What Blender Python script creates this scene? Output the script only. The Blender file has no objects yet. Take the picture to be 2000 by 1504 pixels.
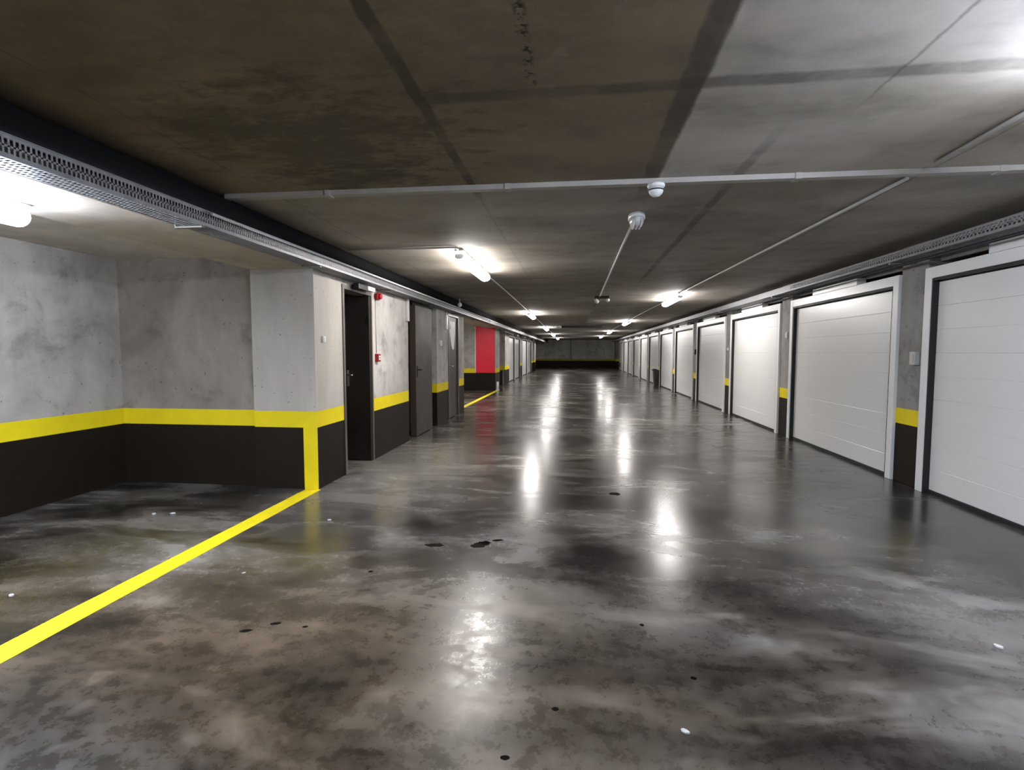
import bpy, bmesh, math, random
from mathutils import Matrix, Vector, noise
random.seed(4)
SC = bpy.context.scene
COL = SC.collection
PI = math.pi

# ------------------------------------------------------------------ helpers
class MB:
    """collects simple solids, builds ONE mesh object"""
    def __init__(s): s.bm = bmesh.new()
    def box(s, x0, x1, y0, y1, z0, z1, m=0):
        v = [s.bm.verts.new(p) for p in ((x0,y0,z0),(x1,y0,z0),(x1,y1,z0),(x0,y1,z0),(x0,y0,z1),(x1,y0,z1),(x1,y1,z1),(x0,y1,z1))]
        for f in ((3,2,1,0),(4,5,6,7),(0,1,5,4),(1,2,6,5),(2,3,7,6),(3,0,4,7)):
            q = s.bm.faces.new([v[i] for i in f]); q.material_index = m
        return s
    def prism(s, pts, axis, a, b, m=0, smooth=False):
        """polygon pts in the two other axes, extruded along axis from a to b"""
        def P(p, t):
            if axis == 'x': return (t, p[0], p[1])
            if axis == 'y': return (p[0], t, p[1])
            return (p[0], p[1], t)
        A = [s.bm.verts.new(P(p, a)) for p in pts]; B = [s.bm.verts.new(P(p, b)) for p in pts]
        n = len(pts)
        for i in range(n):
            f = s.bm.faces.new((A[i], A[(i+1) % n], B[(i+1) % n], B[i])); f.material_index = m; f.smooth = smooth
        f = s.bm.faces.new(A[::-1]); f.material_index = m
        f = s.bm.faces.new(B); f.material_index = m
        return s
    def cyl(s, c, r, axis, a, b, n=16, m=0, ry=None):
        ry = ry or r
        return s.prism([(c[0]+r*math.cos(2*PI*i/n), c[1]+ry*math.sin(2*PI*i/n)) for i in range(n)], axis, a, b, m, True)
    def lathe(s, c, prof, n=24, m=0, sx=1, sy=1):
        """prof: (radius, z) rings about vertical axis through c"""
        rings = []
        for r, z in prof:
            rings.append([s.bm.verts.new((c[0]+sx*r*math.cos(2*PI*i/n), c[1]+sy*r*math.sin(2*PI*i/n), c[2]+z)) for i in range(n)])
        for a, b in zip(rings, rings[1:]):
            for i in range(n):
                f = s.bm.faces.new((a[i], a[(i+1) % n], b[(i+1) % n], b[i])); f.smooth = True; f.material_index = m
        f = s.bm.faces.new(rings[0][::-1]); f.material_index = m
        f = s.bm.faces.new(rings[-1]); f.material_index = m
        return s
    def tube(s, pts, r, n=8, m=0):
        pts = [Vector(p) for p in pts]
        rings = []
        for i, p in enumerate(pts):
            d = (pts[min(i+1, len(pts)-1)] - pts[max(i-1, 0)]).normalized()
            u = d.orthogonal().normalized() if abs(d.z) > .9 else d.cross(Vector((0,0,1))).normalized()
            w = d.cross(u)
            rings.append([s.bm.verts.new(p + r*(math.cos(2*PI*k/n)*u + math.sin(2*PI*k/n)*w)) for k in range(n)])
        for a, b in zip(rings, rings[1:]):
            for k in range(n):
                f = s.bm.faces.new((a[k], a[(k+1) % n], b[(k+1) % n], b[k])); f.smooth = True; f.material_index = m
        s.bm.faces.new(rings[0][::-1]); s.bm.faces.new(rings[-1])
        return s
    def build(s, name, mats, parent=None, bevel=0):
        bmesh.ops.recalc_face_normals(s.bm, faces=s.bm.faces)
        me = bpy.data.meshes.new(name); s.bm.to_mesh(me); s.bm.free()
        for m in (mats if isinstance(mats, (list, tuple)) else [mats]): me.materials.append(m)
        o = bpy.data.objects.new(name, me); COL.objects.link(o)
        if parent: o.parent = parent
        if bevel:
            b = o.modifiers.new('bevel', 'BEVEL'); b.width = bevel; b.segments = 2; b.limit_method = 'ANGLE'
        return o

def tag(o, label, cat, group=None):
    o['label'] = label; o['category'] = cat
    if group: o['group'] = group
    return o
def struct(o, label=None):
    o['kind'] = 'structure'
    return o
def thing(name, label, cat, loc=(0,0,0), rz=0, group=None):
    o = bpy.data.objects.new(name, None); COL.objects.link(o)
    o.empty_display_size = .1
    o.location = loc; o.rotation_euler = (0, 0, rz)
    return tag(o, label, cat, group)
def copy_tree(o, parent=None):
    c = o.copy(); COL.objects.link(c); c.parent = parent
    for ch in [k for k in bpy.data.objects if k.parent is o]:
        copy_tree(ch, c)
    return c

# ------------------------------------------------------------------ materials
class NT:
    def __init__(s, name):
        s.m = bpy.data.materials.new(name); s.m.use_nodes = True
        s.t = s.m.node_tree; s.bsdf = s.t.nodes['Principled BSDF']
        s.co = s.n('ShaderNodeTexCoord').outputs['Object']
        s._sep = None
    def n(s, typ, **kw):
        q = s.t.nodes.new(typ)
        for k, v in kw.items(): setattr(q, k, v)
        return q
    def plug(s, val, sock):
        if isinstance(val, bpy.types.NodeSocket): s.t.links.new(val, sock)
        else:
            if sock.type == 'RGBA' and len(val) == 3: val = (*val, 1)
            sock.default_value = val
    def xyz(s):
        if not s._sep:
            s._sep = s.n('ShaderNodeSeparateXYZ'); s.plug(s.co, s._sep.inputs[0])
        return s._sep.outputs
    def math(s, op, a, b=0, c=None, clamp=False):
        q = s.n('ShaderNodeMath', operation=op, use_clamp=clamp)
        s.plug(a, q.inputs[0]); s.plug(b, q.inputs[1])
        if c is not None: s.plug(c, q.inputs[2])
        return q.outputs[0]
    def noise(s, scale=5, detail=6, rough=.55, dist=0, stretch=(1,1,1), off=(0,0,0), out=0):
        mp = s.n('ShaderNodeMapping'); mp.inputs['Scale'].default_value = stretch; mp.inputs['Location'].default_value = off
        s.plug(s.co, mp.inputs[0])
        q = s.n('ShaderNodeTexNoise'); s.plug(mp.outputs[0], q.inputs['Vector'])
        q.inputs['Scale'].default_value = scale; q.inputs['Detail'].default_value = detail
        q.inputs['Roughness'].default_value = rough; q.inputs['Distortion'].default_value = dist
        return q.outputs[out]
    def ramp(s, fac, stops):
        q = s.n('ShaderNodeValToRGB'); s.plug(fac, q.inputs[0])
        el = q.color_ramp.elements
        while len(el) < len(stops): el.new(.5)
        for e, (p, c) in zip(el, stops):
            e.position = p; e.color = (c, c, c, 1) if isinstance(c, (int, float)) else (*c, 1)
        return q.outputs[0]
    def mix(s, fac, a, b, mode='MIX'):
        q = s.n('ShaderNodeMix', data_type='RGBA', blend_type=mode)
        s.plug(fac, q.inputs[0]); s.plug(a, q.inputs[6]); s.plug(b, q.inputs[7])
        return q.outputs[2]
    def band(s, v, c, w, soft=.006):
        """1 inside |v-c| < w/2, soft edges"""
        d = s.math('ABSOLUTE', s.math('SUBTRACT', v, c))
        return s.math('DIVIDE', s.math('SUBTRACT', w/2+soft, d), 2*soft, clamp=True)
    def rng(s, v, a, b, soft=.003):
        return s.band(v, (a+b)/2, b-a, soft)
    def blob(s, cx, cy, rx, ry, wob, soft=.1, rot=0):
        """soft ellipse on the xy plane, edge pushed about by the noise value wob"""
        x, y, z = s.xyz()
        dx = s.math('SUBTRACT', x, cx); dy = s.math('SUBTRACT', y, cy)
        c, n_ = math.cos(rot), math.sin(rot)
        u = s.math('ADD', s.math('MULTIPLY', dx, c), s.math('MULTIPLY', dy, n_))
        v = s.math('SUBTRACT', s.math('MULTIPLY', dy, c), s.math('MULTIPLY', dx, n_))
        u = s.math('DIVIDE', u, rx); v = s.math('DIVIDE', v, ry)
        r = s.math('SQRT', s.math('ADD', s.math('MULTIPLY', u, u), s.math('MULTIPLY', v, v)))
        r = s.math('ADD', r, wob)
        return s.math('DIVIDE', s.math('SUBTRACT', 1+soft, r), 2*soft, clamp=True)
    def out(s, color=None, rough=None, metal=None, bump=None, bstr=.2, bdist=.01, spec=None, coat=None):
        if color is not None: s.plug(color, s.bsdf.inputs['Base Color'])
        if rough is not None: s.plug(rough, s.bsdf.inputs['Roughness'])
        if metal is not None: s.plug(metal, s.bsdf.inputs['Metallic'])
        if spec is not None: s.plug(spec, s.bsdf.inputs['Specular IOR Level'])
        if coat is not None: s.plug(coat, s.bsdf.inputs['Coat Weight'])
        if bump is not None:
            q = s.n('ShaderNodeBump'); q.inputs['Strength'].default_value = bstr; q.inputs['Distance'].default_value = bdist
            s.plug(bump, q.inputs['Height']); s.plug(q.outputs[0], s.bsdf.inputs['Normal'])
        return s.m

def simple(name, col, rough=.5, metal=0, var=.08, scale=12, bstr=.05):
    k = NT(name)
    n = k.noise(scale, 4)
    c = k.ramp(n, [(.3, tuple(v*(1-var) for v in col)), (.7, tuple(min(1, v*(1+var)) for v in col))])
    if var < .02:
        return k.out((*col, 1), rough, metal)
    r = k.ramp(n, [(.3, max(0, rough-.05)), (.7, min(1, rough+.05))])
    return k.out(c, r, metal, k.noise(scale*8, 3), bstr, .002)

def emis(name, col, strength):
    k = NT(name)
    k.plug((*col, 1), k.bsdf.inputs['Emission Color']); k.bsdf.inputs['Emission Strength'].default_value = strength
    return k.out((.8, .8, .8), .4)

YEL = (.80, .64, .012)
DARKP = (.012, .008, .005)
def wall_mat(name, lo, hi, vertical_strip=False, smooth=False, dark=DARKP, yel=YEL):
    k = NT(name); x, y, z = k.xyz()
    n1 = k.noise(.9, 8, .62, .6); n2 = k.noise(3.5, 8, .65, .3, off=(4, 2, 7)); n3 = k.noise(40, 4, .6)
    base = k.ramp(n1, [(.36, lo), (.5, tuple((a+b)/2 for a, b in zip(lo, hi))), (.66, hi)])
    mott = k.ramp(n2, [(.34, .66), (.46, .95), (.7, 1.06)])
    if not smooth: base = k.mix(1, base, mott, 'MULTIPLY')
    streak = k.ramp(k.noise(1, 6, .6, .2, stretch=(2.2, 2.2, .35), off=(1, 8, 3)), [(.35, .80), (.6, 1)])
    base = k.mix(1, base, streak, 'MULTIPLY')
    pit = k.ramp(k.noise(26, 2, .5, off=(9, 1, 2)), [(.26, .55), (.31, 1)])
    base = k.mix(1, base, pit, 'MULTIPLY')
    pn = k.ramp(k.noise(2.5, 5, .6), [(.3, .85), (.7, 1.12)])
    dk = k.mix(1, dark, pn, 'MULTIPLY')
    ye = k.mix(1, yel, k.ramp(n2, [(.3, .9), (.6, 1)]), 'MULTIPLY')
    isdark = k.math('LESS_THAN', z, .615)
    isyel = k.rng(z, .612, .772, .002)
    c = k.mix(isdark, base, dk); c = k.mix(isyel, c, ye)
    paint = k.math('MAXIMUM', isdark, isyel)
    if vertical_strip:      # painted strip going down the end of the pier
        f = k.math('MULTIPLY', k.rng(x, -2.64, -2.47, .002), k.math('LESS_THAN', y, 4.712))
        f = k.math('MULTIPLY', f, k.math('LESS_THAN', z, .70))
        c = k.mix(f, c, ye)
    r = k.mix(paint, (.8, .8, .8), (.6, .6, .6))
    k.plug(k.math('SUBTRACT', .4, k.math('MULTIPLY', paint, .2)), k.bsdf.inputs['Specular IOR Level'])
    return k.out(c, r, 0, k.math('ADD', n2, k.math('MULTIPLY', n3, .25)), .25, .006)

M = {}
M['wall'] = wall_mat('bare concrete wall with painted dado', (.36, .34, .31), (.58, .56, .53), True)
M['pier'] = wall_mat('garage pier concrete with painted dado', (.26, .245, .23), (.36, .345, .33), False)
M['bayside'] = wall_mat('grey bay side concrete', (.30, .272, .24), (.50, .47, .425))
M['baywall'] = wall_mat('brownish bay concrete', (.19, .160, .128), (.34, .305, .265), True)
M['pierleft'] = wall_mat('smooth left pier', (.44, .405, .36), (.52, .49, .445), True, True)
M['plain'] = simple('dusty rear concrete', (.2, .19, .18), .85, 0, .15, 3)

# ceiling: board-cast slabs, patched joints, soot and drip stains
k = NT('cast concrete ceiling'); x, y, z = k.xyz()
n1 = k.noise(.7, 8, .6, .5); n2 = k.noise(3, 7, .6, .1, stretch=(.7, 1, 1)); n3 = k.noise(1.1, 7, .6, .1, stretch=(.35, 1.8, 1), off=(3, 3, 0))
c = k.ramp(n1, [(.35, (.27, .235, .185)), (.65, (.37, .34, .305))])
c = k.mix(1, c, k.ramp(n2, [(.32, .72), (.5, 1), (.7, 1.12)]), 'MULTIPLY')
c = k.mix(1, c, k.ramp(n3, [(.35, .82), (.6, 1.05)]), 'MULTIPLY')
far_ = k.mix(1, c, (.92, .90, .89), 'MULTIPLY')          # older brown slab, paler newer slab, neutral slabs beyond the trunking
c = k.mix(k.rng(x, -9, .5, .01), k.mix(1, c, (1.25, 1.24, 1.24), 'MULTIPLY'), k.mix(1, c, (.56, .47, .35), 'MULTIPLY'))
c = k.mix(k.rng(y, 3.33, 60, .01), c, far_)
wob = k.math('MULTIPLY', k.math('SUBTRACT', k.noise(9, 5, .6), .5), .035)
xw = k.math('ADD', x, wob); yw = k.math('ADD', y, wob)
def joint(f, dark):
    global c
    c = k.mix(k.math('MULTIPLY', f, dark), c, (.045, .036, .026))
patchy = k.ramp(k.noise(2.6, 4, .6, off=(5, 5, 5)), [(.35, .35), (.55, 1)])
joint(k.math('MULTIPLY', k.band(xw, -.665, .055), k.math('MULTIPLY', patchy, k.rng(y, -8, 3.5, .2))), .85)
joint(k.math('MULTIPLY', k.band(xw, -.665, .02), k.rng(y, 3.4, 46, .2)), .2)
joint(k.math('MULTIPLY', k.band(xw, .455, .10, .008), k.math('MULTIPLY', patchy, k.rng(y, -8, 3.5, .3))), .72)
joint(k.math('MULTIPLY', k.band(xw, .97, .06, .01), k.math('MULTIPLY', patchy, k.rng(y, 2.9, 8, .4))), .6)
joint(k.math('MULTIPLY', k.band(yw, 2.19, .085, .012), k.math('MULTIPLY', patchy, k.rng(x, -.63, 3.4, .05))), .6)
joint(k.band(xw, -2.03, .008, .004), .6)
joint(k.math('MULTIPLY', k.band(xw, 1.22, .012, .006), k.math('MULTIPLY', patchy, k.rng(y, -8, 2.4, .1))), .55)
joint(k.band(xw, 2.06, .012, .006), .55)
for yy in (8.2, 12.2, 16.2, 20.3, 24.4, 28.4, 33): joint(k.band(yw, yy, .04, .02), .35)
# stains with their own shape
wb = k.math('MULTIPLY', k.math('SUBTRACT', k.noise(6, 10, .74, .25, stretch=(.75, 1.5, 1)), .45), 5)
s1 = k.math('MULTIPLY', k.blob(-1.35, 2.55, .75, .55, wb, .4), .7)
s2 = k.math('MULTIPLY', k.blob(-1.25, 3.1, .5, .25, wb, .4), .65)
s3 = k.math('MULTIPLY', k.blob(-1.0, 1.75, .9, .35, wb, .5), .3)
for s_ in (s1, s2, s3): c = k.mix(s_, c, (.050, .037, .022))
dr = k.math('MULTIPLY', k.rng(xw, -.20, -.165, .01), k.rng(y, 1.62, 2.12, .02))
dr = k.math('MULTIPLY', dr, k.ramp(k.noise(32, 3, .6), [(.5, 0), (.56, 1)]))
c = k.mix(dr, c, (.02, .015, .01))
lt = k.ramp(k.noise(5, 8, .7, .1, off=(7, 1, 0)), [(.60, 0), (.72, .2)])
c = k.mix(lt, c, (.36, .34, .31))
hgt = k.math('ADD', n2, k.math('MULTIPLY', k.noise(30, 4), .3))
M['ceiling'] = k.out(c, .75, 0, hgt, .3, .008)

k = NT('beam concrete')
c = k.ramp(k.noise(.8, 8, .6, .4), [(.35, (.42, .365, .30)), (.65, (.56, .51, .45))])
c = k.mix(1, c, k.ramp(k.noise(5, 7, .6), [(.35, .85), (.6, 1.04)]), 'MULTIPLY')
M['beam'] = k.out(c, .75, 0, k.noise(8, 6), .2, .006)

# floor: power-floated sealed concrete
k = NT('sealed power floated concrete'); x, y, z = k.xyz()
a = k.noise(.9, 8, .56, .5, stretch=(.75, 1.25, 1))
b = k.noise(2.1, 8, .57, .8, stretch=(.55, 1.3, 1), off=(3.3, 1.2, 0))
f_ = k.noise(11, 8, .72, .15, off=(2, 7, 0)); fine = k.noise(70, 5, .7, .3, stretch=(1, .6, 1))
g = k.noise(.35, 4, .5, .6, off=(8, 4, 0))
t = k.math('ADD', k.math('MULTIPLY', a, .48), k.math('ADD', k.math('MULTIPLY', b, .40), k.math('MULTIPLY', f_, .12)))
c = k.ramp(t, [(.37, (.006, .005, .0045)), (.44, (.026, .022, .019)), (.50, (.070, .062, .055)), (.57, (.165, .155, .145)), (.67, (.38, .37, .36))])
# brownish worn area in the lane near the camera
wbf = k.math('MULTIPLY', k.math('SUBTRACT', a, .5), 2.2)
brown = k.math('MULTIPLY', k.blob(-1.3, 2.1, 1.7, 1.0, wbf, .6), .9)
c = k.mix(brown, c, k.mix(1, c, (.95, .74, .50), 'MULTIPLY'))
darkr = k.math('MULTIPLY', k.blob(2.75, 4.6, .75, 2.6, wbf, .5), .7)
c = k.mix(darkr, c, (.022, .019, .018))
pale = k.math('MULTIPLY', k.blob(-2.0, 5.9, .75, 1.6, wbf, .6), .45)
c = k.mix(pale, c, k.mix(t, (.12, .11, .10), (.75, .73, .70)))
c = k.mix(1, c, (.84, .815, .78), 'MULTIPLY')
stm = None
wv = k.math('MULTIPLY', k.math('SUBTRACT', k.noise(6, 6, .6, .3), .5), 2.2)
for (cx, cy, rx, ry, op) in ((.13, 3.32, .24, .30, 1.0), (.85, 3.0, .26, .14, .9), (1.25, 2.72, .34, .10, .75), (-.9, 3.75, .42, .20, .7),
                             (.55, 2.3, .35, .3, .5), (-.1, 2.2, .25, .22, .4), (1.0, 1.75, .5, .12, .5), (.8, 4.3, .35, .25, .5)):
    q = k.math('MULTIPLY', k.blob(cx, cy, rx, ry, wv, .45), op)
    c = k.mix(q, c, (.012, .009, .008))
    stm = q if stm is None else k.math('MAXIMUM', stm, q)
wk = k.math('MULTIPLY', k.math('SUBTRACT', k.noise(22, 5, .7, .5), .5), 1.5)
black = None
for (cx, cy, rx, ry, rt) in ((-.965, 3.42, .070, .036, .1), (-.65, 3.47, .085, .050, .75), (-.54, 3.565, .045, .018, .3), (-.223, 1.61, .016, .012, 0),
                         (-1.577, 2.23, .03, .014, .3), (-1.47, 2.31, .028, .013, .3), (-1.31, 2.30, .013, .01, 0), (-.063, 1.865, .014, .012, 0), (.34, 2.52, .012, .012, 0),
                         (-1.24, 2.95, .015, .015, 0), (.50, 2.12, .012, .012, 0), (.62, 1.62, .018, .010, 0), (.39, 4.9, .05, .05, 0)):
    q = k.blob(cx, cy, rx, ry, wk, .08, rt)
    black = q if black is None else k.math('MAXIMUM', black, q)
c = k.mix(black, c, (.004, .0035, .003))
rr = k.math('ADD', k.math('MULTIPLY', b, .6), k.math('MULTIPLY', g, .4))
rough = k.ramp(rr, [(.38, .20), (.5, .235), (.62, .31)])
near = k.math('MULTIPLY', k.rng(y, -6, 2.7, .9), k.ramp(f_, [(.42, 0), (.60, .14)]))
rough = k.math('ADD', k.math('ADD', rough, near), k.math('MULTIPLY', black, .4), clamp=True)
specv = k.math('SUBTRACT', k.math('SUBTRACT', .62, k.math('MULTIPLY', stm, .45)), k.math('MULTIPLY', black, .57), clamp=True)
M['floor'] = k.out(c, rough, 0, k.math('ADD', k.math('MULTIPLY', b, .5), k.math('ADD', k.math('MULTIPLY', f_, .3), k.math('MULTIPLY', k.math('MULTIPLY', fine, .55), k.rng(y, -7, 2.7, .8)))), .085, .006, spec=specv)  # sealed surface

k = NT('yellow floor paint')
M['yline'] = k.out(k.mix(1, (.86, .70, .012), k.ramp(k.noise(9, 7, .65), [(.3, .86), (.55, 1)]), 'MULTIPLY'), .45, 0, k.noise(30, 4), .1, .003)

M['door_white'] = simple('white lacquered steel panel', (.72, .72, .705), .30, 0, 0, 3, .0)
M['frame_white'] = simple('white powder coated frame', (.76, .76, .75), .33, 0, 0, 4, 0)
M['seal'] = simple('black rubber seal', (.008, .008, .008), .6, 0, .1, 10)
M['galv'] = simple('galvanised tray steel', (.25, .25, .26), .5, .35, .15, 14)
M['cable'] = simple('dark cable sheath', (.018, .018, .02), .5, 0, .1, 10)
M['shadeblack'] = simple('black tray shade', (.006, .006, .0065), .9, 0, .1, 10)  # near-black colour standing in for the shade above the left tray
M['shadeblack'].node_tree.nodes['Principled BSDF'].inputs['Specular IOR Level'].default_value = .1
M['pvc'] = simple('light grey plastic', (.46, .45, .43), .45, 0, .06, 10)
M['trunk'] = simple('grimy plastic trunking', (.33, .31, .28), .5, 0, .1, 6)
M['pvcw'] = simple('white plastic', (.72, .72, .70), .35, 0, .03, 10)
M['brown'] = simple('dark brown lacquered steel', (.034, .023, .016), .5, 0, .08, 4, .04)
M['brownframe'] = simple('brown door frame paint', (.11, .095, .08), .4, 0, .08, 6, .04)
M['blackleaf'] = simple('near black door leaf', (.018, .013, .011), .4, 0, .1, 5, .04)
M['red'] = simple('deep red paint', (.80, .004, .04), .45, 0, .06, 3, .05)
M['redplast'] = simple('red plastic', (.28, .006, .010), .35, 0, .05, 12)
M['black'] = simple('matt black plastic', (.010, .010, .010), .45, 0, .1, 12)
M['chrome'] = simple('worn chrome', (.6, .6, .6), .25, 1, .05, 20)
M['paper'] = simple('white notice card', (.75, .75, .73), .5, 0, .04, 12)
M['stone'] = simple('pale grit', (.42, .41, .39), .8, 0, .2, 60)
k = NT('clear ribbed lamp cover')
k.bsdf.inputs['Transmission Weight'].default_value = .2
M['ribglass'] = k.out((.75, .75, .73), .18)
LS = 40
M['lit'] = emis('lit tube diffuser neutral', (1.0, .965, .945), LS)
M['litcool'] = emis('lit tube diffuser cool', (.76, .84, 1.0), LS*2.4)

# ------------------------------------------------------------------ setting
H = 2.42
struct(MB().box(-6.4, 6.5, -6.7, 45.6, -.12, 0).build('floor', M['floor']))
b = MB().box(-6.4, 6.5, -6.7, 45.6, H, H+.2)
struct(b.build('ceiling', M['ceiling']))
struct(MB().box(-4.65, -3.15, -6.5, 4.76, 2.29, H).build('ceiling', M['beam']))
struct(MB().box(-3.15, -2.5, -6.5, 4.70, 2.15, H).build('trim_1', M['beam'], bevel=.01))
struct(MB().box(-3.15, -2.5, 11.4, 18.0, 2.2, H).build('trim_2', M['beam'], bevel=.01))

w = MB()
w.box(-4.85, -4.65, 4.96, 18.2, 0, H)
w.box(-2.8, -2.5, 5.30, 6.10, 2.085, H)
w.box(-2.8, -2.5, 6.10, 7.50, 0, H)
w.box(-2.8, -2.5, 7.50, 9.11, 2.16, H)
w.box(-2.8, -2.5, 9.11, 9.95, 0, H)
w.box(-2.8, -2.5, 9.95, 10.85, 2.12, H)
w.box(-2.8, -2.5, 10.85, 11.40, 0, H)
w.box(-4.65, -2.8, 11.2, 11.40, 0, H)
w.box(-4.65, -2.81, 18.0, 18.2, 0, H)                    # far bay end wall
w.box(-3.01, -2.81, 18.2, 19.1, 0, H)
w.box(-3.6, -2.9, 21.2, 21.4, 0, H)
w.box(-3.6, -3.4, 18.2, 21.2, 0, H)
w.box(-3.15, -2.9, 21.4, 22.6, 0, H)
for a_, b_ in ((24.95, 25.1), (27.35, 28.6), (31.45, 31.65), (34.6, 36.2), (37.6, 38.6)):
    w.box(-3.15, -2.95, a_, b_, 0, H)
w.box(-3.15, -2.95, 22.6, 38.6, 2.2, H)
w.box(-3.6, -3.4, 36.0, 45.2, 0, H)
w.box(-6.3, -6.1, 18.2, 45.2, 0, H)
struct(w.build('wall_left', M['wall']))
struct(MB().box(-4.65, -3.15, 4.76, 4.96, 0, H).build('wall_left', M['baywall']))
struct(MB().box(-4.85, -4.65, -6.5, 4.96, 0, H).build('wall_left', M['bayside']))
struct(MB().box(-3.15, -2.5, 4.70, 5.30, 0, H).build('wall_left', M['pierleft']))

w = MB()
PC = [5.62 + 3.1*i for i in range(-3, 13)]
for c_ in PC: w.box(3.36, 3.62, c_-.2, c_+.2, 0, H)
w.box(3.36, 3.62, PC[-1]+.2, 45.2, 0, H)
w.box(3.36, 3.62, -6.5, PC[0]-3.1+.2, 0, H)
w.box(3.46, 3.62, -6.5, 45.0, 2.215, H)
struct(w.build('wall_right', M['pier'], bevel=.006))
struct(MB().box(6.1, 6.3, -6.5, 45.2, 0, H).build('wall_right', M['plain']))
bw = MB().box(-6.1, 6.1, 45.0, 45.2, 0, H)
struct(bw.build('wall_back', wall_mat('far end wall', (.52, .51, .48), (.66, .65, .62), yel=(.42, .36, .06))))
struct(MB().box(-6.1, 6.1, -6.7, -6.5, 0, H).build('wall_front', M['plain']))
struct(MB().box(-.395, -.365, 44.985, 45.0, .77, H).build('trim_3', M['black']))

# painted lines
def line(x0, y0, x1, y1, wd, label):
    d = Vector((x1-x0, y1-y0)).normalized(); p = Vector((-d.y, d.x))*wd/2
    n = 60; m = MB(); L = []; R = []
    for i in range(n+1):
        t = i/n; cx = x0+(x1-x0)*t; cy = y0+(y1-y0)*t
        j1 = (noise.noise(Vector((cy*9, 0, 3))))*.006; j2 = (noise.noise(Vector((cy*9, 5, 3))))*.006
        L.append((cx+p.x*(1+j1/wd*2), cy+p.y)); R.append((cx-p.x*(1+j2/wd*2), cy-p.y))
    m.prism(L+R[::-1], 'z', .0004, .0024)
    return tag(m.build('painted_line', M['yline']), label, 'floor line')
line(-2.525, -6.4, -2.548, 4.698, .150, 'long yellow painted floor line along the mouth of the near parking bay')
line(-2.72, 11.6, -2.72, 17.95, .12, 'short distant yellow floor line leading to the wall with the red panel')

# ------------------------------------------------------------------ hinged doors on the left wall
def frame_bm(y0, y1, top, wd, x0, x1):
    m = MB(); m.box(x0, x1, y0, y0+wd, 0, top); m.box(x0, x1, y1-wd, y1, 0, top); m.box(x0, x1, y0+wd, y1-wd, top-wd, top)
    return m
def empty_struct(name, loc):
    o = bpy.data.objects.new(name, None); COL.objects.link(o); o.location = loc; o['kind'] = 'structure'; o.empty_display_size = .1
    return o
d1 = empty_struct('door_1', (-2.6, 5.7, 0))
def at(o, p):            # shift a part built in world coordinates under its parent
    for v in o.data.vertices: v.co -= Vector(p)
    return o
fb = frame_bm(5.30, 6.10, 2.085, .05, -2.66, -2.488); fb.bm.clear(); fb.box(-2.66, -2.488, 5.30, 5.345, 0, 2.085).box(-2.66, -2.488, 6.085, 6.115, 0, 2.085).box(-2.66, -2.488, 5.345, 6.085, 2.037, 2.085).box(-2.80, -2.66, 5.30, 5.37, 0, 2.085)
at(fb.build('door_frame', M['brownframe'], d1, .004), d1.location)
leaf = at(MB().box(-3.05, -2.505, 6.045, 6.083, .012, 2.033).build('door_leaf', M['blackleaf'], d1, .003), d1.location)
h = MB(); h.box(-2.80, -2.77, 6.037, 6.045, .93, 1.13); h.tube([(-2.785, 6.04, 1.07), (-2.785, 5.995, 1.07), (-2.70, 5.99, 1.07)], .010)
at(h.build('door_handle', M['chrome'], leaf), d1.location)
at(MB().box(-2.52, -2.50, 6.03, 6.045, .2, .3).box(-2.52, -2.50, 6.03, 6.045, 1.7, 1.8).build('hinge', M['black'], d1), d1.location)

d2 = empty_struct('door_2', (-2.6, 8.3, 0))
m = MB(); m.box(-2.75, -2.66, 7.50, 7.86, 0, 2.16); m.box(-2.75, -2.66, 8.80, 9.11, 0, 2.16); m.box(-2.75, -2.54, 7.86, 8.80, 2.1, 2.16)
at(m.build('door_frame', M['seal'], d2, .004), d2.location)
lf = at(MB().box(-2.60, -2.50, 7.875, 8.79, .008, 2.095).build('door_leaf', M['brown'], d2, .006), d2.location)
h = MB(); h.box(-2.5, -2.49, 7.93, 7.97, .95, 1.13); h.tube([(-2.49, 7.95, 1.07), (-2.44, 7.95, 1.07), (-2.44, 8.07, 1.07)], .009)
at(h.build('door_handle', M['black'], lf), d2.location)

d3 = empty_struct('door_3', (-2.6, 10.4, 0))
at(frame_bm(9.95, 10.85, 2.12, .05, -2.64, -2.488).build('door_frame', M['brownframe'], d3, .004), d3.location)
lf = at(MB().box(-2.58, -2.52, 10.005, 10.795, .008, 2.065).build('door_leaf', M['brown'], d3, .004), d3.location)
h = MB(); h.box(-2.52, -2.51, 10.06, 10.10, .95, 1.13); h.tube([(-2.51, 10.08, 1.07), (-2.46, 10.08, 1.07), (-2.46, 10.2, 1.07)], .009)
at(h.build('door_handle', M['chrome'], lf), d3.location)

# dark infill behind the service doors
struct(MB().box(-2.95, -2.81, 7.3, 11.15, 0, 2.4).build('wall_left', M['black']))

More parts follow.
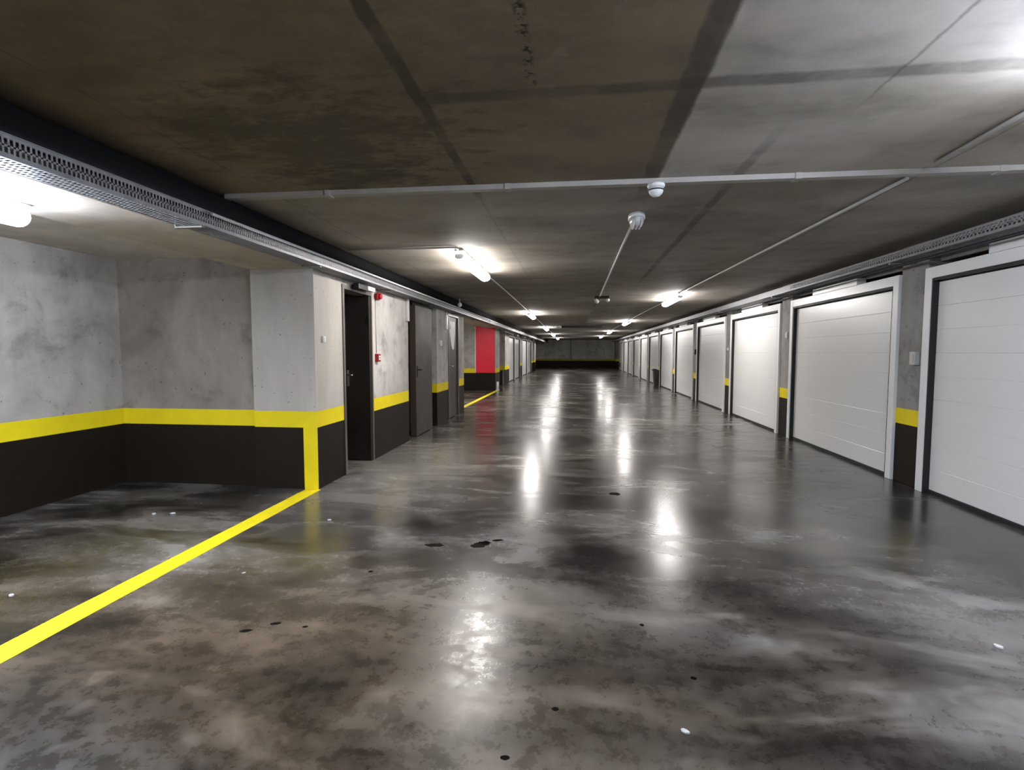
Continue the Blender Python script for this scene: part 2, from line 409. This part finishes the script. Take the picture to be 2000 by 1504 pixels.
# ------------------------------------------------------------------ garage doors
def ribbed(hw, top):
    """sectional door leaf: outer face looks to -x, V grooves between the boards"""
    pts = [(.06, .02)]
    zc = .02; step = .2205; g = .006
    pts2 = [(0, .02)]
    i = 0
    while zc < top-.05:
        zn = min(zc+step, top)
        deep = .005 if i % 2 == 1 else .0025
        pts2 += [(0, zn-g*.6)]
        if zn < top: pts2 += [(deep, zn), (0, zn+g*.6)]
        else: pts2[-1] = (0, top)
        zc = zn; i += 1
    pts = pts2 + [(.06, top), (.06, .02)]
    m = MB()
    # prism along y wants (x, z) pairs
    m.prism(pts, 'y', -hw, hw)
    return m
def make_garage(hw_open, label, side):
    t = thing('garage_door', label, 'garage door', group=None)
    po = .09; top = 2.15; head = 2.045
    m = MB()
    m.box(-.03, .08, -hw_open, -hw_open+po, 0, top); m.box(-.03, .08, hw_open-po, hw_open, 0, top)
    m.box(-.03, .08, -hw_open+po, hw_open-po, head, top)
    m.build('door_frame', M['frame_white'], t, .004)
    s = MB(); q = hw_open-po
    s.box(-.022, .085, -q+.001, -q+.022, .001, head-.001); s.box(-.02, .085, q-.022, q-.001, .001, head-.001)
    s.box(-.02, .085, -q+.022, q-.022, head-.025, head-.001); s.box(.012, .085, -q+.022, q-.022, .001, .034)
    s.build('rubber_seal', M['seal'], t)
    p = ribbed(q-.023, head-.027).build('door_panel', M['door_white'], t)
    for v in p.data.vertices:
        v.co.x += .028
        if v.co.z < .05: v.co.z = .036
    fw = min(.57, hw_open*.43)
    m = MB(); m.box(-.045, .06, -fw, fw, top-.005, top+.075)
    m.build('head_board', M['frame_white'], t, .003)
    return t
ORD = ['nearest white sectional garage door on the right, cut off by the photo edge',
       'second white garage door on the right, glossy with lamp reflections near its top',
       'third garage door on the right, brightest white under the right hand ceiling lamp',
       'fourth garage door on the right, shaded grey, beyond the brightest one',
       'fifth garage door on the right, pale grey, between two black and yellow piers',
       'sixth garage door on the right, bright white, just before the black bin',
       'seventh garage door on the right, greyish, just behind the black bin',
       'eighth garage door on the right wall, pale, well down the aisle',
       'ninth garage door on the right wall, narrow in the distance',
       'tenth garage door on the right wall, grey sliver in the distance',
       'eleventh garage door on the right wall, second last before the dark corner',
       'last white garage door of the right row, with small black wall box']
g0 = make_garage(1.347, ORD[0], 1)
for i in range(12):
    g_ = g0 if i == 0 else copy_tree(g0)
    g_.location = (3.36, PC[2+i]+1.55, 0)
    g_['label'] = ORD[i]; g_['group'] = 'white sectional garage doors along the right wall'
for i in (1, 0):
    g_ = copy_tree(g0); g_.location = (3.36, PC[i]+1.55, 0); g_['label'] = 'white garage door on the right wall behind the viewpoint'; g_['group'] = 'garage doors behind the viewpoint'
LG = [(22.60, 24.95, 'nearest white garage door on the left wall, just past the dark recess'),
      (25.10, 27.35, 'second white garage door on the left wall, just before a dark jamb'),
      (28.60, 31.45, 'third white garage door on the left wall, just past the dark jamb'),
      (31.65, 34.60, 'farthest white garage door on the left wall, near the dark end wall')]
for a_, b_, lab in LG:
    g_ = make_garage((b_-a_)/2-.003, lab, -1); g_.location = (-2.95, (a_+b_)/2, 0); g_.rotation_euler.z = PI
    g_['group'] = 'white garage doors far down the left wall'

# ------------------------------------------------------------------ lamps
def tube_lamp(length, mat):
    t = thing('tube_lamp', '', 'ceiling lamp')
    hl = length/2
    MB().prism([(-.035, .003), (-.05, -.028), (.05, -.028), (.035, .003)], 'y', -hl, hl).build('housing', M['pvc'], t)
    pr = [(.070*math.cos(a), -.075-.05*math.sin(a)) for a in [-.8+(PI+1.6)*i/16 for i in range(17)]]
    MB().prism(pr, 'y', -hl+.03, hl-.03, 0, True).build('diffuser', mat, t)
    for s_ in (-1, 1):
        pr2 = [(.050*math.cos(a), -.075-.034*math.sin(a)) for a in [-.8+(PI+1.6)*i/16 for i in range(17)]]
        MB().prism(pr2, 'y', *((hl-.03, hl-.018) if s_ > 0 else (-hl+.018, -hl+.03))).build('end_cap', M['pvcw'], t)
    return t
tl = tube_lamp(1.6, M['lit']); tlc = tube_lamp(1.6, M['litcool'])
LL = [(-1.20, 6.05, 'nearest glowing tube lamp left of the aisle centre, in front of the open dark door'),
      (-1.20, 14.1, 'second glowing tube lamp of the left ceiling row'),
      (-1.24, 22.2, 'third glowing tube lamp of the left ceiling row, small'),
      (-1.26, 30.2, 'fourth glowing tube lamp of the left ceiling row, tiny'),
      (-1.28, 38.2, 'farthest glowing tube lamp of the left ceiling row, by the end wall'),
      (1.86, 10.3, 'nearest visible tube lamp of the right ceiling row, lighting the third garage door'),
      (1.75, 18.1, 'second visible tube lamp of the right ceiling row'),
      (1.72, 26.4, 'third visible tube lamp of the right ceiling row, small'),
      (1.70, 34.4, 'farthest visible tube lamp of the right ceiling row, tiny')]
for i, (x_, y_, lab) in enumerate(LL):
    o = tl if i == 0 else copy_tree(tl)
    o.location = (x_, y_, H); o['label'] = lab; o['group'] = 'glowing tube lamps in two rows along the aisle ceiling'
o = copy_tree(tl); o.location = (-3.85, 14.6, H); o['label'] = 'tube lamp in the far parking bay, hidden behind the left wall'
tlc.location = (1.93, 1.38, H); tlc['label'] = 'cool white tube lamp at upper right just outside the photo'
o = copy_tree(tlc); o.location = (-2.98, 1.70, 2.15); o['label'] = 'cool white tube lamp under the beam of the near left parking bay'

# conduits
def conduit(name, segs, r, label, mat='pvc', cat='conduit'):
    m = MB()
    for p in segs: m.tube(p, r)
    return tag(m.build(name, M[mat]), label, cat)
zc_ = H-.0128
conduit('conduit', [[(-1.20, 6.86, zc_), (-1.20, 13.29, zc_)], [(-1.20, 14.91, zc_), (-1.24, 21.39, zc_)], [(-1.24, 23.01, zc_), (-1.26, 29.39, zc_)],
        [(-1.26, 31.01, zc_), (-1.28, 37.39, zc_)]], .011, 'thin grey conduit linking the left row of ceiling lamps')
conduit('conduit', [[(1.95, 2.20, zc_), (2.0, 3.2, zc_)], [(2.0, 3.46, zc_), (1.97, 5, zc_), (1.86, 9.49, zc_)], [(1.85, 11.11, zc_), (1.75, 17.29, zc_)], [(1.75, 18.91, zc_), (1.72, 25.59, zc_)], [(1.72, 27.21, zc_), (1.70, 33.59, zc_)]], .012,
        'long grey conduit running to the right row of ceiling lamps')
conduit('conduit', [[(-2.34, 5.14, zc_), (-1.24, 5.14, zc_), (-1.21, 5.17, zc_), (-1.20, 5.24, zc_)]], .010, 'short cross conduit from left cable tray to the nearest left lamp')
conduit('conduit', [[(.462, 4.30, zc_), (.455, 9.9, zc_)]], .012, 'straight pale conduit down the aisle centre from the unlit oval lamp')
conduit('conduit', [[(.45, 10.9, zc_), (.40, 20.7, zc_)]], .010, 'thin dark conduit continuing down the far aisle centre', 'cable')
# cross trunking
m = MB(); m.box(-2.33, 2.45, 3.30, 3.355, H-.032, H-.001); m.box(2.47, 3.35, 3.30, 3.355, H-.032, H-.001)
for x_ in (-1.6, -.4, 1.35, 2.46): m.box(x_-.018, x_+.018, 3.294, 3.361, H-.037, H-.001)
o = m.build('trunking', M['trunk']); o.rotation_euler.z = .010; tag(o, 'straight plastic cable trunking crossing the whole near ceiling', 'trunking')

# detector under the trunking
t = thing('dome_detector', 'white dome detector on the cross trunking of the ceiling', 'detector', (.49, 3.325, H-.033))
MB().lathe((0, 0, 0), [(.052, 0), (.054, -.012), (.046, -.025)]).build('base', M['pvcw'], t)
MB().lathe((0, 0, 0), [(.042, -.025), (.046, -.037), (.040, -.055), (.026, -.070), (.010, -.076)]).build('dome', M['pvcw'], t)
MB().lathe((0, 0, 0), [(.0465, -.033), (.0482, -.037), (.0465, -.041)]).build('slot_ring', M['black'], t)

# unlit oval bulkhead
t = thing('bulkhead_lamp', 'unlit oval ribbed bulkhead lamp at the end of the centre conduit', 'lamp', (.47, 4.17, H))
MB().lathe((0, 0, 0), [(.062, 0), (.065, -.03), (.058, -.035)], sx=1, sy=1.9).build('base', M['pvcw'], t)
MB().lathe((0, 0, 0), [(.056, -.035), (.054, -.06), (.042, -.085), (.018, -.095)], sx=1, sy=1.9).build('glass_cover', M['ribglass'], t)
for x_ in (-.026, 0, .026):
    pts = [(x_, -.105, -.03), (x_, -.09, -.075), (x_, -.04, -.098), (x_, .04, -.098), (x_, .09, -.075), (x_, .105, -.03)]
    MB().tube(pts, .005).build('guard_bar', M['pvcw'], t)

# twin spot unit + far centre sensor
t = thing('twin_spot_light', 'small twin headed emergency light at mid aisle ceiling', 'lamp', (.50, 10.0, H))
MB().box(-.14, .14, -.03, .03, -.05, 0).build('body', M['black'], t, .006)
for s_ in (-1, 1):
    MB().lathe((s_*.11, -.03, -.08), [(.01, -.035), (.033, -.02), (.038, 0), (.03, .022), (.01, .033)]).build('spot_head', M['pvcw'], t)
t = thing('dome_detector', 'small pale detector just beyond the twin headed light', 'detector', (.44, 10.85, H))
MB().lathe((0, 0, 0), [(.05, 0), (.05, -.02), (.036, -.05), (.012, -.06)]).build('dome', M['pvc'], t)
tag(MB().box(-.55, 1.05, 20.9, 21.05, H-.09, H).build('ceiling_duct', M['black']), 'narrow black duct across the ceiling far down the aisle', 'duct')
t = thing('dome_detector', 'tiny pale detector beside the end of the black duct', 'detector', (-.66, 20.9, H))
MB().lathe((0, 0, 0), [(.06, 0), (.06, -.03), (.04, -.08), (.012, -.1)]).build('dome', M['pvcw'], t)

# ------------------------------------------------------------------ cable trays
def tray(x_out, x_in, z0, z1, y0, y1, cell, nperf_end):
    """perforated tray: x_out is the free side; side faces have real slots up to y=nperf_end"""
    m = MB(); th = .0015; bm = m.bm
    # floor of the tray as cross rungs + rails
    xa, xb = sorted((x_out, x_in))
    def plate(yA, yB): m.box(xa, xb, yA, yB, z0, z0+.002)
    y_ = y0
    # bottom: perforated rows
    while y_ < nperf_end:
        m.box(xa, xb, y_, y_+cell*.45, z0, z0+.002); y_ += cell
    n = 4
    for i in range(n+1):
        xx = xa+(xb-xa)*i/n
        m.box(xx-.006, xx+.006, y0, nperf_end, z0-.0005, z0+.0025)
    m.box(xa, xb, nperf_end, y1, z0, z0+.002)
    # sides
    for xx in (x_out, x_in):
        m.box(xx-th, xx+th, y0, y1, z0, z0+.022)
        m.box(xx-th, xx+th, y0, y1, z1-.018, z1)
        m.box(xx-th-.004, xx+th+.004, y0, y1, z1-.004, z1+.001)
        m.box(xx-th, xx+th, nperf_end, y1, z0+.022, z1-.018)
    zz = z0+.022; hh = (z1-.018-zz)
    y_ = y0
    while y_ < nperf_end:
        m.box(x_out-th, x_out+th, y_, y_+cell*.4, zz, z1-.018)
        y_ += cell
    m.box(x_out-th, x_out+th, y0, nperf_end, zz+hh*.44, zz+hh*.56)
    return m
t = thing('cable_tray', 'galvanised perforated cable tray along the left beam and wall, full length', 'cable tray')
tray(-2.31, -2.46, 2.140, 2.240, -3, 44.9, .022, 14).build('tray', M['galv'], t)
for y_ in (-1, 1.1, 3.0, 4.5, 6.3, 8.3, 10.3, 12.3, 15, 18, 21, 25, 29, 33, 37, 41):
    MB().box(-2.50, -2.315, y_-.012, y_+.012, 2.128, 2.138).box(-2.50, -2.49, y_-.015, y_+.015, 2.138, 2.24).build('bracket', M['brownframe'], t)
for i, (x_, z_, r_) in enumerate(((-2.345, 2.160, .013), (-2.38, 2.157, .010), (-2.418, 2.161, .014))):
    m = MB(); pts = [(x_+.008*math.sin(y_*1.3+i*2), y_, z_+.003*math.sin(y_*2+i)) for y_ in [-3+.8*j for j in range(60)]]
    tag(m.tube(pts, r_).build('cable', M['cable']), ['black cable at the open edge of the left tray', 'thin black cable in the middle of the left tray', 'thick black cable nearest the wall in the left tray'][i], 'cable', 'cables lying in the left cable tray')
conduit('conduit', [[(-2.292, 3.05, 2.225), (-2.292, 20, 2.225), (-2.292, 44, 2.225)]], .011, 'thin bright pipe clipped to the outside of the left cable tray', 'pvc')
tag(MB().tube([(-2.418, -3, 2.332), (-2.418, 20, 2.332), (-2.418, 44.9, 2.332)], .079, 18).build('shade_pipe', M['shadeblack']), 'thick black pipe shape added for the shade in the ceiling corner above the left cable tray', 'pipe')  # added black tube, makes the dark band of shade between tray and ceiling
t = thing('cable_tray', 'grey metal cable tray above the garage doors on the right', 'cable tray')
tray(3.12, 3.30, 2.245, 2.335, -3, 44.9, .04, 8).build('tray', M['galv'], t)
for c_ in PC[1:]:
    MB().box(3.12, 3.355, c_-.015, c_+.015, 2.225, 2.243).build('bracket', M['galv'], t)
conduit('conduit', [[(3.20, -3, 2.21), (3.20, 20, 2.21), (3.20, 44, 2.21)]], .013, 'slim dark pipe under the right hand cable tray', 'cable')
t = thing('dome_detector', 'round white dome clipped on top edge of left cable tray', 'detector', (-2.27, 10.0, 2.29))
MB().lathe((0, 0, 0), [(.01, -.05), (.035, -.035), (.045, 0), (.035, .03), (.012, .045)]).build('dome', M['pvcw'], t)
MB().tube([(0, 0, .04), (0, 0, .115)], .008).build('stem', M['pvcw'], t)

# ------------------------------------------------------------------ left wall details
X0 = -2.5
t = thing('alarm_sounder', 'round red alarm sounder high beside the open dark door', 'alarm', (X0, 6.24, 2.05))
MB().cyl((0, 0), .042, 'x', 0, .03).build('base', M['redplast'], t)
MB().cyl((0, 0), .05, 'x', .03, .055).cyl((0, 0), .034, 'x', .055, .085).build('horn', M['redplast'], t)
conduit('conduit', [[(X0+.006, 6.24, 1.335), (X0+.006, 6.24, 1.99)], [(X0+.006, 6.24, 2.10), (X0+.006, 6.24, 2.3)]], .006, 'thin grey wire pipe between red sounder and red call point')
t = thing('call_point', 'small square red fire call point beside the open dark door', 'call point', (X0, 6.24, 1.28))
MB().box(-.003, .045, -.045, .045, -.05, .05).build('body', M['redplast'], t, .006)
MB().box(.0452, .048, -.026, .026, -.026, .026).build('glass_plate', M['paper'], t)
MB().cyl((0, 0), .010, 'x', .048, .0515).build('press_dot', M['black'], t)
t = thing('exit_light', 'black and white emergency light box above the open dark door', 'emergency light', (X0+.02, 5.62, 2.088))
MB().box(.02, .09, -.12, .12, -.03, .03).build('body', M['black'], t, .006)
MB().box(.02, .10, .125, .33, -.022, .028).build('lens', M['pvcw'], t, .006)
MB().box(-.02, .02, -.05, .25, -.02, .02).build('mount', M['black'], t)
def plate(x_, y_, z_, w_, h_, d, mat, label, name='wall_switch', sgn=1, cat='switch'):
    t = thing(name, label, cat, (x_, y_, z_))
    MB().box(0 if sgn > 0 else -d, d if sgn > 0 else 0, -w_/2, w_/2, -h_/2, h_/2).build('back_box', M[mat], t, .004)
    MB().box(d*sgn if sgn > 0 else -d-.006, d+.006 if sgn > 0 else -d, -w_*.3, w_*.3, -h_*.32, h_*.32).build('rocker', M['pvcw' if mat == 'pvcw' else 'pvc'], t)
    return t
plate(X0, 4.86, 1.48, .05, .06, .02, 'pvcw', 'small white switch on the bright pier edge left of the open door')
plate(X0, 9.35, 1.52, .07, .10, .03, 'pvcw', 'small white box on grey wall between the two brown doors')
t = thing('wall_lamp', 'slim white vertical wall light just left of the brown door', 'wall lamp', (X0, 7.44, 1.98))
MB().box(0, .04, -.03, .03, -.17, .17).build('body', M['pvc'], t, .008)
t = thing('emergency_light', 'slim white emergency light hanging between the two brown doors', 'emergency light', (X0, 9.72, 1.93))
MB().box(-.003, .05, -.045, .045, -.14, .14).build('body', M['pvcw'], t, .01)
MB().box(.01, .03, -.008, .008, .14, .22).build('stem', M['pvc'], t)
t = thing('notice', 'white notice with a black dot and pointed lower end on the far brown door', 'notice', (-2.5195, 10.40, 1.70))
MB().prism([(-.24, .28), (.22, .28), (.22, .05), (.12, -.28), (0, -.30), (-.10, -.22), (-.24, .06)], 'x', 0, .004).build('card', M['paper'], t)
MB().cyl((-.17, .17), .055, 'x', .004, .006).build('black_dot', M['black'], t)
t = thing('red_panel', 'tall deep red wall panel at the end of the far parking bay', 'panel', (-3.155, 17.997, 1.44))
MB().box(-.345, .345, -.04, 0, -.82, .82).build('panel', M['red'], t, .006)
MB().box(-.375, -.347, -.045, 0, -.82, .82).build('edge_strip', M['pvcw'], t)
t = thing('bollard', 'short white post on the floor at the corner below the red panel', 'post', (-2.74, 18.08, 0))
MB().cyl((0, 0), .045, 'z', 0, .30).build('post', M['pvcw'], t)
MB().cyl((0, 0), .07, 'z', 0, .02).build('base_plate', M['pvcw'], t)
tag(MB().box(-3.395, -2.915, 20.6, 21.19, 0, .60).build('storage_box', M['black'], bevel=.01), 'low black box standing in the recess past the red panel', 'box')

# ------------------------------------------------------------------ right wall details
P = PC[3:]
plate(3.36, P[0]-.10, 1.29, .08, .13, .05, 'pvc', 'grey switch box on the nearest pier between garage doors', sgn=-1)
plate(3.36, P[1]-.05, 1.62, .05, .09, .02, 'pvcw', 'small white switch high on the second pier from the right', sgn=-1)
plate(3.36, P[2]+.0, 1.42, .05, .06, .02, 'pvcw', 'tiny pale switch on the third pier from the right', sgn=-1)
plate(3.36, P[3]-.1, 1.36, .09, .14, .06, 'black', 'small black box on the fourth pier from the right', sgn=-1)
# black bin by a far pier
t = thing('bin', 'slim black bin standing against a pier far down the right side', 'bin', (3.22, 21.12, 0))
MB().prism([(-.055, .05), (.075, .05), (.09, .60), (-.085, .60)], 'y', -.2, .2).build('body', M['black'], t, .01)
MB().prism([(-.11, .605), (.095, .605), (.095, .64), (-.03, .69), (-.14, .65)], 'y', -.21, .21).build('lid', M['black'], t, .006)
for s_ in (-1, 1): MB().cyl((.02, .06), .06, 'y', s_*.215-.015, s_*.215+.015).build('wheel', M['black'], t)
t = thing('wall_box', 'small black box fixed on the last garage door frame', 'box', (3.33, 38.55, .43))
MB().box(-.12, 0, -.12, .12, -.16, .16).build('body', M['black'], t, .01)

# ------------------------------------------------------------------ grit on the floor
def chip(x_, y_, r, label, mat='stone', name='stone_chip'):
    m = MB(); n = 7
    ang = [random.uniform(.8, 1.2) for _ in range(n)]
    pts = [(r*a*math.cos(2*PI*i/n)*1.5, r*a*math.sin(2*PI*i/n)) for i, a in enumerate(ang)]
    m.prism(pts, 'z', 0, r*.7)
    o = m.build(name, M[mat], bevel=r*.15); o.location = (x_, y_, .0005); o.rotation_euler.z = random.uniform(0, 3)
    tag(o, label, 'debris')
chip(1.935, 2.517, .014, 'small pale chip on the floor at the right, above the corner')
chip(-3.09, 2.40, .013, 'pale chip on the bay floor at the far left edge')
chip(-3.475, 3.80, .014, 'white crumb left of another crumb near the bay end wall')
chip(-3.33, 3.83, .014, 'white crumb right of its twin near the bay end wall')
chip(.40, 1.80, .010, 'tiny pale chip on the floor low in the middle right')
chip(-1.95, 3.83, .012, 'tiny pale crumb just right of the yellow line end')
chip(-2.0, 2.83, .008, 'tiny pale speck on the floor right of the yellow line middle')

# ------------------------------------------------------------------ camera
f = 1000.0; EH = 1.35
th = math.atan(.064); ps = math.atan(.123*math.cos(th))
R_ = Vector((math.cos(ps), math.sin(ps), 0)); F_ = Vector((-math.sin(ps)*math.cos(th), math.cos(ps)*math.cos(th), -math.sin(th)))
U_ = R_.cross(F_)
cam = bpy.data.cameras.new('camera'); co = bpy.data.objects.new('camera', cam); COL.objects.link(co)
cam.sensor_fit = 'HORIZONTAL'; cam.sensor_width = 36; cam.lens = f/2000*36; cam.clip_end = 200; cam.clip_start = .05
mt = Matrix((R_, U_, -F_)).transposed().to_4x4(); mt.translation = Vector((0, 0, EH)); co.matrix_world = mt
SC.camera = co

w = bpy.data.worlds.new('world'); SC.world = w; w.use_nodes = True
w.node_tree.nodes['Background'].inputs[0].default_value = (0, 0, 0, 1)
w.node_tree.nodes['Background'].inputs[1].default_value = 0
SC.view_settings.view_transform = 'Standard'; SC.view_settings.look = 'None'
SC.view_settings.exposure = 0.98; SC.view_settings.gamma = 1; SC.view_settings.use_curve_mapping = False
